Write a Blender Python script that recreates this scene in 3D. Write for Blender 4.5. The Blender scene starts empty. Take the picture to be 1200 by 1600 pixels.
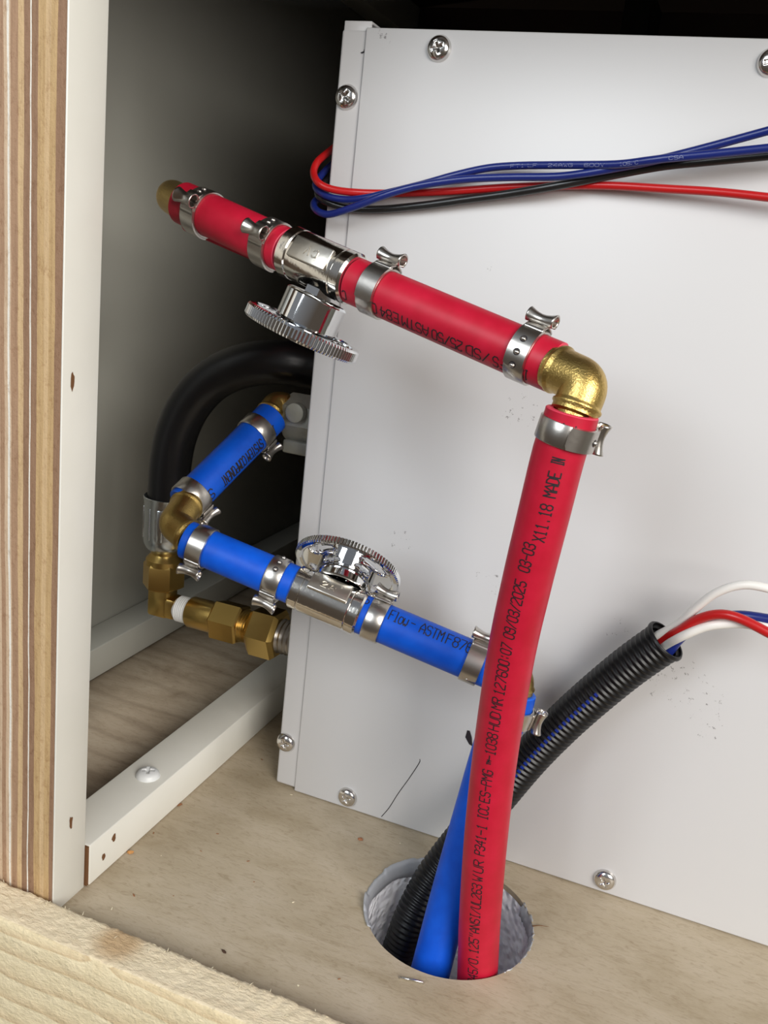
import bpy, bmesh, math, random
from mathutils import Vector, Matrix
V = Vector
SC = bpy.context.scene
COL = SC.collection
random.seed(4)

# ------------------------------------------------------------------ camera, world, lights, exposure
F = 1410.69
CAM = V((0.168179, -0.363513, 0.260024))
RIGHT = V((0.927484, 0.357435, 0.109607)); DOWN = V((0.196492, -0.216621, -0.956277)); FWD = V((-0.318063, 0.908469, -0.271146))
cd = bpy.data.cameras.new('camera'); cam = bpy.data.objects.new('camera', cd); COL.objects.link(cam)
cd.sensor_fit = 'VERTICAL'; cd.sensor_height = 36; cd.lens = F * 36 / 1600; cd.clip_start = 0.01; cd.clip_end = 50
m = Matrix((RIGHT, -DOWN, -FWD)).transposed().to_4x4(); m.translation = CAM
cam.matrix_world = m
SC.camera = cam
SC.view_settings.view_transform = 'Standard'; SC.view_settings.look = 'None'
SC.view_settings.gamma = 1; SC.view_settings.use_curve_mapping = False
SC.view_settings.exposure = 0.0

w = bpy.data.worlds.new('world'); SC.world = w; w.use_nodes = True
wn = w.node_tree.nodes; wl = w.node_tree.links; wn.clear()
wo = wn.new('ShaderNodeOutputWorld'); wb = wn.new('ShaderNodeBackground'); wt = wn.new('ShaderNodeTexCoord')
ws = wn.new('ShaderNodeSeparateXYZ'); wr = wn.new('ShaderNodeValToRGB'); wm = wn.new('ShaderNodeMapRange')
wl.new(wt.outputs['Generated'], ws.inputs[0]); wl.new(ws.outputs['Z'], wm.inputs[0])
wm.inputs[1].default_value = -1; wm.inputs[2].default_value = 1
wl.new(wm.outputs[0], wr.inputs[0]); wl.new(wr.outputs[0], wb.inputs[0]); wl.new(wb.outputs[0], wo.inputs[0])
cr = wr.color_ramp; cr.elements[0].position = 0; cr.elements[0].color = (0.30, 0.24, 0.19, 1)
cr.elements[1].position = 1; cr.elements[1].color = (0.75, 0.82, 0.95, 1)
for p, c in ((0.44, (0.36, 0.29, 0.23, 1)), (0.50, (0.55, 0.52, 0.50, 1)), (0.62, (0.85, 0.88, 0.93, 1))):
    e = cr.elements.new(p); e.color = c
wb.inputs[1].default_value = 0.24

def area(name, loc, target, size, power, color):
    l = bpy.data.lights.new(name, 'AREA'); l.shape = 'RECTANGLE'; l.size = size[0]; l.size_y = size[1]
    l.energy = power; l.color = color
    o = bpy.data.objects.new(name, l); COL.objects.link(o); o.location = loc
    o.rotation_euler = (V(target) - V(loc)).to_track_quat('-Z', 'Y').to_euler()
    return o
area('daylight_opening_right', (1.0, -0.92, 0.66), (0.05, 0.0, 0.13), (0.8, 0.7), 20.0, (1.0, 0.96, 0.90))
area('daylight_opening_left', (-0.35, -1.20, 0.80), (0.03, 0.0, 0.15), (0.5, 0.6), 9.0, (0.88, 0.95, 1.0))

# ------------------------------------------------------------------ helpers
def ray(px, py): return RIGHT * ((px - 600) / F) + DOWN * ((py - 800) / F) + FWD
def on_y(px, py, y):
    d = ray(px, py); return CAM + d * ((y - CAM.y) / d.y)
def on_z(px, py, z):
    d = ray(px, py); return CAM + d * ((z - CAM.z) / d.z)
def on_x(px, py, x):
    d = ray(px, py); return CAM + d * ((x - CAM.x) / d.x)
def by_width(px, py, wpx, dia=0.0159):
    return CAM + ray(px, py) * (F * dia / wpx)

def tag(o, label=None, cat=None, group=None, kind=None):
    if label: o['label'] = label
    if cat: o['category'] = cat
    if group: o['group'] = group
    if kind: o['kind'] = kind
    return o
def wpos(o):
    return o.matrix_world if o.parent is None else o.parent_world @ o.matrix_basis
WORLD = {}
def obj(name, bm, mat, parent=None, smooth=True, loc=None, auto=35, local=False):
    """mesh object; vertices are given in world space unless local"""
    me = bpy.data.meshes.new(name)
    if smooth:
        for f in bm.faces: f.smooth = True
        ang = math.radians(auto)
        for e in bm.edges:
            if len(e.link_faces) == 2:
                try:
                    if e.calc_face_angle() > ang: e.smooth = False
                except ValueError: pass
    pw = WORLD.get(parent.name, Matrix.Identity(4)) if parent else Matrix.Identity(4)
    if local:
        base = V((0, 0, 0)); W = pw.copy()
    else:
        if loc is None:
            xs = [v.co.x for v in bm.verts]; ys = [v.co.y for v in bm.verts]; zs = [v.co.z for v in bm.verts]
            loc = V(((min(xs) + max(xs)) / 2, (min(ys) + max(ys)) / 2, min(zs)))
        W = Matrix.Translation(loc)
        if parent: W = Matrix.Translation(loc) @ pw.to_3x3().to_4x4()
        inv = W.inverted()
        for v in bm.verts: v.co = inv @ v.co
    bm.to_mesh(me); bm.free()
    o = bpy.data.objects.new(name, me); COL.objects.link(o)
    if mat: me.materials.append(mat)
    if parent: o.parent = parent
    o.matrix_basis = pw.inverted() @ W
    WORLD[o.name] = W
    return o
def empty(name, loc, rot=None):
    o = bpy.data.objects.new(name, None); COL.objects.link(o); o.empty_display_size = 0.01
    W = Matrix.Translation(V(loc))
    if rot is not None: W = W @ rot.to_4x4()
    o.matrix_basis = W; WORLD[o.name] = W
    return o
def copy_tree(src, W=None, parent=None):
    c = src.copy(); COL.objects.link(c)
    if W is not None: c.matrix_basis = W; WORLD[c.name] = W
    if parent is not None: c.parent = parent
    for ch in [o for o in COL.objects if o.parent == src]: copy_tree(ch, None, c)
    return c
def frame(axis, hint):
    a = axis.normalized(); e = (hint - a * hint.dot(a)).normalized(); b = a.cross(e)
    return Matrix((e, b, a)).transposed()        # local X = hint, local Z = axis

def sweep(bm, pts, radii, seg=32, caps=True, hint=None, closed=False):
    n = len(pts); T = []
    for i in range(n):
        a = pts[max(i - 1, 0)]; b = pts[min(i + 1, n - 1)]
        T.append((b - a).normalized())
    nrm = (hint or V((0.13, 0.2, 0.97))); nrm = (nrm - T[0] * nrm.dot(T[0])).normalized()
    rings = []
    for i in range(n):
        nrm = (nrm - T[i] * nrm.dot(T[i])).normalized(); bn = T[i].cross(nrm)
        r = radii[i] if isinstance(radii, (list, tuple)) else radii
        rings.append([bm.verts.new(pts[i] + (nrm * math.cos(t) + bn * math.sin(t)) * r) for t in (2 * math.pi * k / seg for k in range(seg))])
    for i in range(n - 1):
        for k in range(seg):
            k2 = (k + 1) % seg
            bm.faces.new((rings[i][k], rings[i][k2], rings[i + 1][k2], rings[i + 1][k]))
    if caps:
        bm.faces.new(list(reversed(rings[0]))); bm.faces.new(rings[-1])
    return rings
def lathe(bm, prof, M4=Matrix.Identity(4), seg=48, ribs=None):
    """profile of (z, r); closed with caps where r == 0"""
    rings = []
    for z, r in prof:
        if r < 1e-7: rings.append([bm.verts.new(M4 @ V((0, 0, z)))])
        else: rings.append([bm.verts.new(M4 @ V((r * math.cos(t), r * math.sin(t), z))) for t in (2 * math.pi * k / seg for k in range(seg))])
    for A, B in zip(rings, rings[1:]):
        for k in range(seg):
            k2 = (k + 1) % seg
            if len(A) == 1 and len(B) == 1: continue
            if len(A) == 1: bm.faces.new((A[0], B[k2], B[k]))
            elif len(B) == 1: bm.faces.new((A[k], A[k2], B[0]))
            else: bm.faces.new((A[k], A[k2], B[k2], B[k]))
def mat_at(p, axis, hint=V((0, 0, 1))):
    if abs(axis.normalized().dot(hint)) > 0.95: hint = V((1, 0, 0))
    R = frame(axis, hint).to_4x4(); R.translation = p; return R
def box(bm, lo, hi, M4=Matrix.Identity(4), bevel=0.0, bseg=2):
    b2 = bmesh.new()
    bmesh.ops.create_cube(b2, size=1)
    for v in b2.verts:
        v.co = V([lo[i] + (hi[i] - lo[i]) * (v.co[i] + 0.5) for i in range(3)])
    if bevel: bmesh.ops.bevel(b2, geom=list(b2.edges), offset=bevel, segments=bseg, profile=0.5, affect='EDGES')
    join(bm, b2, M4)
def join(bm, b2, M4=Matrix.Identity(4)):
    mp = {}
    for v in b2.verts: mp[v] = bm.verts.new(M4 @ v.co)
    for f in b2.faces:
        try: bm.faces.new([mp[v] for v in f.verts])
        except ValueError: pass
    b2.free()
def prism(bm, n, prof, M4, rot=0.0):
    """n-gon with profile [(z, circumradius)]"""
    lathe(bm, prof, M4 @ Matrix.Rotation(rot, 4, 'Z'), seg=n)
def fix(bm):
    bmesh.ops.recalc_face_normals(bm, faces=list(bm.faces)); return bm
def spline(pts, per=12):
    """Catmull-Rom through points"""
    P = [pts[0] * 2 - pts[1]] + list(pts) + [pts[-1] * 2 - pts[-2]]; out = []
    for i in range(1, len(P) - 2):
        p0, p1, p2, p3 = P[i - 1:i + 3]
        for k in range(per):
            t = k / per
            out.append(0.5 * ((2 * p1) + (p2 - p0) * t + (2 * p0 - 5 * p1 + 4 * p2 - p3) * t * t + (3 * p1 - p0 - 3 * p2 + p3) * t ** 3))
    out.append(P[-2].copy()); return out
def resample(pts, step):
    L = [0.0]
    for a, b in zip(pts, pts[1:]): L.append(L[-1] + (b - a).length)
    n = max(2, int(L[-1] / step)); out = []; j = 0
    for k in range(n + 1):
        s = L[-1] * k / n
        while j < len(pts) - 2 and L[j + 1] < s: j += 1
        t = (s - L[j]) / max(L[j + 1] - L[j], 1e-9)
        out.append(pts[j].lerp(pts[j + 1], min(max(t, 0), 1)))
    return out
def fillet(a, c, b, r, n=14):
    """path a -> corner c -> b with a rounded corner"""
    d1 = (a - c).normalized(); d2 = (b - c).normalized(); ang = d1.angle(d2); t = min(r / math.tan(ang / 2), (a - c).length * .98, (b - c).length * .98)
    p1 = c + d1 * t; p2 = c + d2 * t; out = [a]
    for k in range(n + 1):
        u = k / n; out.append(p1 * (1 - u) ** 2 + c * 2 * u * (1 - u) + p2 * u * u)
    out.append(b); return out

# ------------------------------------------------------------------ materials
def mat(name, color=(.8, .8, .8), rough=.5, metal=0.0, bump=None, spec=0.5, coat=0.0):
    mt = bpy.data.materials.new(name); mt.use_nodes = True
    b = mt.node_tree.nodes['Principled BSDF']
    b.inputs['Base Color'].default_value = (*color, 1); b.inputs['Roughness'].default_value = rough
    b.inputs['Metallic'].default_value = metal; b.inputs['Specular IOR Level'].default_value = spec
    b.inputs['Coat Weight'].default_value = coat
    if bump: add_bump(mt, *bump)
    return mt
def nodes(mt): return mt.node_tree.nodes, mt.node_tree.links, mt.node_tree.nodes['Principled BSDF']
def coords(mt, scale=(1, 1, 1), kind='Object'):
    n, l, b = nodes(mt); tc = n.new('ShaderNodeTexCoord'); mp = n.new('ShaderNodeMapping'); mp.inputs['Scale'].default_value = scale
    l.new(tc.outputs[kind], mp.inputs[0]); return mp.outputs[0]
def noise(mt, vec, scale, detail=4, rough=.55, dist=0):
    n, l, b = nodes(mt); x = n.new('ShaderNodeTexNoise'); x.inputs['Scale'].default_value = scale
    x.inputs['Detail'].default_value = detail; x.inputs['Roughness'].default_value = rough; x.inputs['Distortion'].default_value = dist
    if vec: l.new(vec, x.inputs['Vector'])
    return x.outputs['Fac']
def ramp(mt, fac, stops, interp='LINEAR'):
    n, l, b = nodes(mt); r = n.new('ShaderNodeValToRGB'); r.color_ramp.interpolation = interp
    els = r.color_ramp.elements
    while len(els) < len(stops): els.new(0.5)
    for e, (p, c) in zip(els, sorted(stops, key=lambda s: s[0])):
        e.position = p; e.color = (*c, 1)
    l.new(fac, r.inputs[0]); return r.outputs[0]
def mix(mt, fac, a, b_, mode='MIX'):
    n, l, b = nodes(mt); x = n.new('ShaderNodeMix'); x.data_type = 'RGBA'; x.blend_type = mode
    for s, v in ((x.inputs[0], fac), (x.inputs[6], a), (x.inputs[7], b_)):
        if hasattr(v, 'links'): l.new(v, s)
        elif isinstance(v, (int, float)): s.default_value = v
        else: s.default_value = (*v, 1)
    return x.outputs[2]
def math_(mt, op, a, b_=0.0, c_=None):
    n, l, b = nodes(mt); x = n.new('ShaderNodeMath'); x.operation = op
    for i, v in enumerate((a, b_, c_)):
        if v is None: continue
        if hasattr(v, 'links'): l.new(v, x.inputs[i])
        else: x.inputs[i].default_value = v
    return x.outputs[0]
def bump(mt, height, strength=.3, dist=.0005):
    n, l, b = nodes(mt); x = n.new('ShaderNodeBump'); x.inputs['Strength'].default_value = strength; x.inputs['Distance'].default_value = dist
    l.new(height, x.inputs['Height']); l.new(x.outputs[0], b.inputs['Normal']); return x
def add_bump(mt, scale, strength, dist=.0004):
    bump(mt, noise(mt, coords(mt), scale, 3), strength, dist)
def setc(mt, sock, name='Base Color'):
    n, l, b = nodes(mt); l.new(sock, b.inputs[name])
def xyz(mt):
    n, l, b = nodes(mt); g = n.new('ShaderNodeNewGeometry'); s = n.new('ShaderNodeSeparateXYZ'); l.new(g.outputs['Position'], s.inputs[0])
    return s.outputs, g.outputs['Position']

M_red = mat('red_pex', (.60, .012, .045), .42, bump=(900, .05, .0001), spec=.35)
M_blue = mat('blue_pex', (.004, .10, .66), .45, bump=(900, .05, .0001), spec=.3)
for mt_, c0, c1 in ((M_red, (.44, .007, .026), (.51, .010, .036)), (M_blue, (.001, .072, .52), (.002, .095, .62))):
    setc(mt_, ramp(mt_, noise(mt_, coords(mt_), 120, 3), [(0.35, c0), (0.7, c1)]))
M_redcut = mat('red_pex_cut_end', (.70, .05, .10), .5)
M_bluecut = mat('blue_pex_cut_end', (.01, .13, .75), .5)
M_ink = mat('black_ink', (.012, .008, .012), .6)
M_brass = mat('cast_brass', (.62, .43, .14), .34, 1.0, bump=(1500, .55, .0003))
M_brassd = mat('machined_brass', (.62, .42, .13), .28, 1.0, bump=(200, .15, .0004))
M_steel = mat('clamp_steel', (.56, .53, .49), .30, 1.0, bump=(700, .12, .0002))
M_nickel = mat('nickel_plate', (.72, .69, .64), .14, 1.0, bump=(600, .22, .0002))
M_plate = mat('dull_nickel_plate', (.66, .62, .55), .34, 1.0, bump=(500, .25, .0002))
M_chrome = mat('polished_chrome', (.78, .79, .80), .05, 1.0)
M_screw = mat('screw_steel', (.70, .68, .66), .18, 1.0)
M_white_s = mat('white_painted_screw', (.78, .80, .80), .35)
M_loom = mat('black_loom', (.005, .005, .006), .36, spec=.4)
M_rubber = mat('black_rubber', (.005, .005, .006), .33, bump=(60, .1, .0005))
M_zinc = mat('zinc_ferrule', (.62, .66, .68), .26, 1.0, bump=(90, .3, .0008))
M_teflon = mat('white_thread_tape', (.75, .75, .73), .5)
M_wred = mat('red_insulation', (.46, .009, .010), .32)
M_wblue = mat('blue_insulation', (.008, .018, .15), .32)
M_wblack = mat('black_insulation', (.012, .012, .012), .3)
M_wwhite = mat('white_insulation', (.80, .78, .74), .4)
M_stripe = mat('blue_stripe', (.006, .03, .28), .4)
M_grey = mat('cast_grey_fitting', (.30, .30, .26), .5, .3, bump=(150, .5, .001))
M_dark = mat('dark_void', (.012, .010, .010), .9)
M_hole = mat('exposed_brown_wood', (.16, .07, .025), .9)
M_chip = mat('brown_wood_crumb', (.28, .12, .05), .8)
M_chipl = mat('pale_wood_crumb', (.75, .68, .50), .8)
M_wtext = mat('pale_wire_print', (.25, .28, .45), .6)

# white sheet metal with faint scuffs at fixed places
M_box = mat('white_powder_coat', (.61, .605, .61), .36)
def scuffs():
    mt = M_box; s, pos = xyz(mt); n, l, b = nodes(mt); total = None
    spots = [(by, r) for by, r in ((on_y(628, 845, 0), .006), (on_y(815, 645, 0), .008), (on_y(768, 905, 0), .007), (on_y(970, 985, 0), .006),
             (on_y(1090, 1085, 0), .010), (on_y(1050, 1060, 0), .012), (on_y(1105, 1130, 0), .007), (on_y(760, 410, 0), .004), (on_y(606, 60, 0), .005))]
    for c, r in spots:
        d = n.new('ShaderNodeVectorMath'); d.operation = 'DISTANCE'; l.new(pos, d.inputs[0]); d.inputs[1].default_value = c
        t = math_(mt, 'LESS_THAN', d.outputs['Value'], r)
        total = t if total is None else math_(mt, 'MAXIMUM', total, t)
    v = coords(mt, (1, 1, 1)); big = noise(mt, v, 420, 6, .75)
    thr = math_(mt, 'GREATER_THAN', big, .615); fac = math_(mt, 'MULTIPLY', math_(mt, 'MULTIPLY', total, thr), .75)
    setc(mt, mix(mt, fac, (.61, .605, .61), (.16, .15, .15)))
    bump(mt, noise(mt, v, 1200, 2), .06, .0001)
scuffs()

M_paint = mat('white_painted_wood', (.78, .77, .70), .45)
setc(M_paint, ramp(M_paint, noise(M_paint, coords(M_paint), 18, 4), [(.3, (.75, .74, .67)), (.7, (.80, .79, .725))]))
bump(M_paint, noise(M_paint, coords(M_paint), 250, 3), .10, .0003)
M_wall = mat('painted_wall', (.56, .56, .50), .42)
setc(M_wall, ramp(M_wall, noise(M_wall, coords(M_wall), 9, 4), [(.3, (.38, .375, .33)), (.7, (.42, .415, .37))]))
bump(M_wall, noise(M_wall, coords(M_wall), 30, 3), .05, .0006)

M_floor = mat('tan_plywood', (.42, .34, .24), .62)
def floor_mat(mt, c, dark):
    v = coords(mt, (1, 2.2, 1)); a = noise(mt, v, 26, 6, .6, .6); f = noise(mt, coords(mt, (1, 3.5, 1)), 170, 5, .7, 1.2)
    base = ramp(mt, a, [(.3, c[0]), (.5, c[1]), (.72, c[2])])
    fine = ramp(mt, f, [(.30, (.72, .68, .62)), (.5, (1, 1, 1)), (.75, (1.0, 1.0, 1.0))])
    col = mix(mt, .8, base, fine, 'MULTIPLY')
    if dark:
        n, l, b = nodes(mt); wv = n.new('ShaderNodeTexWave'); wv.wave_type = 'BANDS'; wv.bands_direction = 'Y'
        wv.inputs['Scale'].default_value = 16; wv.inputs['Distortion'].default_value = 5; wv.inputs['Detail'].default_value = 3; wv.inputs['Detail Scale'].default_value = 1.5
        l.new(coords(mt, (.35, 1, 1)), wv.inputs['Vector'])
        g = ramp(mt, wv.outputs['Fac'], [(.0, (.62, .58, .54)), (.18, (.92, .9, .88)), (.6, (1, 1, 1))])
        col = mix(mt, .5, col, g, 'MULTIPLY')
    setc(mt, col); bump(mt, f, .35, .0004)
floor_mat(M_floor, [(.385, .31, .205), (.46, .38, .27), (.51, .43, .32)], False)
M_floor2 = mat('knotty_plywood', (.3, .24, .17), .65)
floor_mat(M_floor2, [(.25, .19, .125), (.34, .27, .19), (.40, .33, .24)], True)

M_lum = mat('pale_sawn_pine', (.8, .66, .42), .75)
def lumber():
    mt = M_lum; n, l, b = nodes(mt); s, pos = xyz(mt)
    # growth rings running along x, bent round a knot
    k = on_z(186, 1472, .008)
    d = n.new('ShaderNodeVectorMath'); d.operation = 'DISTANCE'; l.new(pos, d.inputs[0]); d.inputs[1].default_value = k
    near = n.new('ShaderNodeMapRange'); l.new(d.outputs['Value'], near.inputs[0]); near.inputs[1].default_value = .004; near.inputs[2].default_value = .015
    near.inputs[3].default_value = 1; near.inputs[4].default_value = 0; near.interpolation_type = 'SMOOTHSTEP'
    nz = noise(mt, coords(mt, (.35, 1, 1)), 22, 4, .5)
    yz = math_(mt, 'SUBTRACT', s[1], math_(mt, 'MULTIPLY', s[2], 1.0))
    q = math_(mt, 'ADD', math_(mt, 'MULTIPLY', yz, 105), math_(mt, 'MULTIPLY', nz, 2.2))
    q = math_(mt, 'ADD', q, math_(mt, 'MULTIPLY', near.outputs[0], 1.2))
    fr = math_(mt, 'FRACT', q)
    g = ramp(mt, fr, [(0, (.86, .74, .50)), (.55, (.82, .69, .45)), (.86, (.74, .59, .37)), (.93, (.68, .52, .31)), (1, (.86, .74, .50))])
    fib = ramp(mt, noise(mt, coords(mt, (.5, 2, 2)), 320, 6, .75), [(.3, (.80, .78, .72)), (.55, (1, 1, 1)), (.8, (1, 1, 1))])
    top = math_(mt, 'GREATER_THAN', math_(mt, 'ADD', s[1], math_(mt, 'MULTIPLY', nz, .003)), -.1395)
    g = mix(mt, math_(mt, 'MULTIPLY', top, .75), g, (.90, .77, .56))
    col = mix(mt, .8, g, fib, 'MULTIPLY')
    pk = math_(mt, 'POWER', near.outputs[0], 1.6)
    col = mix(mt, math_(mt, 'MULTIPLY', pk, .8), col, (.52, .33, .16))
    setc(mt, col)
    h = math_(mt, 'ADD', noise(mt, coords(mt, (.8, 1.6, 1.2)), 420, 5, .7), math_(mt, 'MULTIPLY', noise(mt, coords(mt), 120, 3), .8))
    bump(mt, h, .8, .0012)
lumber()

M_ply = mat('plywood_edge_grain', (.5, .35, .2), .7)
def ply():
    mt = M_ply; s, pos = xyz(mt); n, l, b = nodes(mt)
    x0, x1 = -.1035, -.033
    wob = noise(mt, coords(mt, (1, 1, .25)), 60, 4)
    x = math_(mt, 'ADD', s[0], math_(mt, 'MULTIPLY', math_(mt, 'SUBTRACT', wob, .5), .0022))
    u = math_(mt, 'DIVIDE', math_(mt, 'SUBTRACT', x, x0), x1 - x0)
    tan = (.39, .24, .145); lt = (.60, .44, .30); yel = (.60, .42, .23); brn = (.29, .17, .10); wht = (.80, .76, .68); gr = (.52, .35, .17)
    px = [(0, tan), (8, lt), (14, wht), (17, lt), (19, tan), (31, yel), (40, brn), (50, wht), (52, brn), (62, gr), (73, yel), (81, gr), (91, brn)]
    st = []
    for p, c in px: st.append((1 - (101 - p) * .000245 / (x1 - x0), c))
    st.append((0, brn)); st.append((.12, lt)); st.append((.22, tan)); st.append((.34, yel)); st.append((.45, brn)); st.append((.55, lt))
    lo = 1 - 101 * .000245 / (x1 - x0)
    st = [q for q in st if q[0] >= lo or q[0] < lo - .02]
    col = ramp(mt, u, st, 'CONSTANT')
    f = noise(mt, coords(mt, (3, 3, .12)), 260, 5, .7); f2 = noise(mt, coords(mt, (1.5, 1.5, .8)), 330, 5, .8)
    col = mix(mt, .85, col, ramp(mt, f, [(.3, (.74, .70, .66)), (.55, (1, 1, 1))]), 'MULTIPLY')
    col = mix(mt, .55, col, ramp(mt, f2, [(.33, (.62, .50, .40)), (.48, (1, 1, 1))]), 'MULTIPLY')
    setc(mt, col); bump(mt, f2, .6, .0006)
ply()
M_foil = mat('bubble_foil', (.95, .95, .97), .42, .0)
def foil():
    mt = M_foil; n, l, b = nodes(mt); v = n.new('ShaderNodeTexVoronoi'); v.feature = 'SMOOTH_F1'; v.inputs['Scale'].default_value = 330
    l.new(coords(mt), v.inputs['Vector']); bump(mt, math_(mt, 'MULTIPLY', v.outputs['Distance'], -1), 1.0, .0020)
foil()
M_lip = mat('torn_grey_tape', (.46, .47, .49), .45, .3, bump=(160, .6, .0008))

# ------------------------------------------------------------------ stroke lettering
G = {'A': "00 03 26 43 40|02 42", 'B': "00 06 36 45 44 33 03|33 42 41 30 00", 'C': "45 36 16 05 01 10 30 41", 'D': "00 06 26 45 41 20 00",
     'E': "46 06 00 40|03 33", 'F': "46 06 00|03 33", 'G': "45 36 16 05 01 10 30 41 43 23", 'H': "00 06|40 46|03 43", 'I': "10 30|20 26|16 36",
     'K': "00 06|46 03 40", 'L': "06 00 40", 'M': "00 06 23 46 40", 'N': "00 06 40 46", 'O': "10 30 41 45 36 16 05 01 10", 'P': "00 06 36 45 44 33 03",
     'R': "00 06 36 45 44 33 03|23 40", 'S': "01 10 30 41 42 33 13 04 05 16 36 45", 'T': "20 26|06 46", 'U': "06 01 10 30 41 46", 'V': "06 20 46",
     'W': "06 10 23 30 46", 'X': "00 46|06 40", 'Y': "06 23 46|23 20", '0': "10 30 41 45 36 16 05 01 10", '1': "10 30|20 26 15",
     '2': "05 16 36 45 44 01 00 40", '3': "05 16 36 45 44 33 13|33 42 41 30 10 01", '4': "30 36 02 42", '5': "46 06 03 33 42 41 30 10 01",
     '6': "45 36 16 05 01 10 30 41 42 33 03", '7': "06 46 45 10", '8': "13 04 05 16 36 45 44 33 13 02 01 10 30 41 42 33", '9': "01 10 30 41 45 36 16 05 04 13 43",
     '/': "00 46", '-': "03 43", '.': "20 21", '"': "14 16|34 36", ':': "21 22|24 25", 'l': "16 26 20|10 30", 'o': "10 30 41 43 34 14 03 01 10", 'w': "04 01 10 21 30 41 44"}
def glyph_segs(ch):
    out = []
    for st in G.get(ch, '').split('|'):
        p = [(int(a[0]) / 4, int(a[1]) / 6) for a in st.split()]
        out += list(zip(p, p[1:]))
    return out
def text_quads(s, adv, gw, gh, lw, centre=True):
    """quads in (u, v): u along the line, v up"""
    tot = adv * len(s); q = []
    for i, ch in enumerate(s):
        for (a, b) in glyph_segs(ch):
            A = V((i * adv + a[0] * gw, (a[1] - .5) * gh)); B = V((i * adv + b[0] * gw, (b[1] - .5) * gh))
            d = (B - A); L = d.length; d.normalize(); n = V((-d.y, d.x)) * lw / 2
            A2 = A - d * lw * .35; B2 = B + d * lw * .35; k = max(1, int(abs(B2.y - A2.y) / .0006))
            for j in range(k):
                p = A2.lerp(B2, j / k); r = A2.lerp(B2, (j + 1) / k); q.append((p - n, r - n, r + n, p + n))
    return q, tot
class Path:
    def __init__(s, pts):
        s.p = resample(pts, .001); s.L = [0.0]
        for a, b in zip(s.p, s.p[1:]): s.L.append(s.L[-1] + (b - a).length)
        s.len = s.L[-1]
    def at(s, t):
        t = min(max(t, 0), s.len - 1e-6); k = min(int(t / s.len * (len(s.p) - 1)), len(s.p) - 2)
        a, b = s.p[k], s.p[k + 1]; u = t / s.len * (len(s.p) - 1) - k
        i0, i1 = max(k - 2, 0), min(k + 3, len(s.p) - 1)
        return a.lerp(b, u), (s.p[i1] - s.p[i0]).normalized()
    def find(s, px=None, py=None):
        best = (1e9, 0)
        for i, p in enumerate(s.p):
            q = p - CAM; z = q.dot(FWD); X = 600 + F * q.dot(RIGHT) / z; Y = 800 + F * q.dot(DOWN) / z
            e = abs(X - px) if py is None else abs(Y - py)
            if e < best[0]: best = (e, s.L[i])
        return best[1]
def pipe_text(path, words, r, side, gh, parent, material, sign, lw=.00042, name='printed_lettering'):
    """words: (text, s_start, s_end); sign +1 text runs with the path; side: angle of the line's middle from the viewer-facing side towards 'up'"""
    bm = bmesh.new()
    for w_, s0, s1, *rest in words:
        L = abs(s1 - s0); adv = L / max(len(w_), 1); h = rest[0] if rest else gh; th0 = side
        q, tot = text_quads(w_, adv, adv * .78, h, lw)
        for quad in q:
            vs = []
            for p in quad:
                c, T = path.at(s0 + sign * p.x); D = T * sign
                N = (CAM - c); N = (N - T * N.dot(T)).normalized(); U = N.cross(D)
                a = th0 + p.y / r
                vs.append(bm.verts.new(c + (N * math.cos(a) + U * math.sin(a)) * (r + .00009)))
            bm.faces.new(vs)
    o = obj(name, bm, material, parent, smooth=False); o['label'] = 'black printed lettering'
    return o

# ------------------------------------------------------------------ the setting
def struct(name, bm, mt, smooth=True): return tag(obj(name, bm, mt, smooth=smooth), kind='structure')
HC = V((.1065, -.0480, 0)); HR = .0350
def slab_with_hole():
    bm = bmesh.new(); n = 96; x0, x1, y0, y1 = -.040, .50, -.1255, .47; zt, zb = 0, -.012
    # outer boundary sampled so that every hole vertex has a partner
    outer = []
    for k in range(n):
        t = 2 * math.pi * k / n; d = V((math.cos(t), math.sin(t)))
        ts = []
        if d.x > 1e-9: ts.append((x1 - HC.x) / d.x)
        if d.x < -1e-9: ts.append((x0 - HC.x) / d.x)
        if d.y > 1e-9: ts.append((y1 - HC.y) / d.y)
        if d.y < -1e-9: ts.append((y0 - HC.y) / d.y)
        tt = min(ts); outer.append(V((HC.x + d.x * tt, HC.y + d.y * tt, 0)))
    cor = [V((x0, y0, 0)), V((x1, y0, 0)), V((x1, y1, 0)), V((x0, y1, 0))]
    for c in cor:
        k = min(range(n), key=lambda i: (outer[i] - c).length); outer[k] = c
    for z, flip in ((zt, False), (zb, True)):
        O = [bm.verts.new(V((p.x, p.y, z))) for p in outer]
        I = [bm.verts.new(V((HC.x + HR * math.cos(2 * math.pi * k / n), HC.y + HR * math.sin(2 * math.pi * k / n), z))) for k in range(n)]
        for k in range(n):
            k2 = (k + 1) % n; f = (O[k], O[k2], I[k2], I[k]); bm.faces.new(f[::-1] if flip else f)
        if z == zt: top = (O, I)
        else:
            for k in range(n):
                k2 = (k + 1) % n
                bm.faces.new((top[0][k], O[k], O[k2], top[0][k2])); bm.faces.new((top[1][k], top[1][k2], I[k2], I[k]))
    return fix(bm)
struct('floor', slab_with_hole(), M_floor)
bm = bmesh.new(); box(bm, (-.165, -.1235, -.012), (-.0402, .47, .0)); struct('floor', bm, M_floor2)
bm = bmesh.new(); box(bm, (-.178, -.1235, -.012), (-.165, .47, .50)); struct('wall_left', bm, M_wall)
M_back = mat('brown_wood_lining', (.10, .065, .045), .7)
bm = bmesh.new(); box(bm, (-.178, .47, -.012), (.52, .483, .50)); struct('wall_back', bm, M_back)
bm = bmesh.new(); box(bm, (.50, -.1255, -.012), (.513, .47, .50)); struct('wall_right', bm, M_wall)
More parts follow.
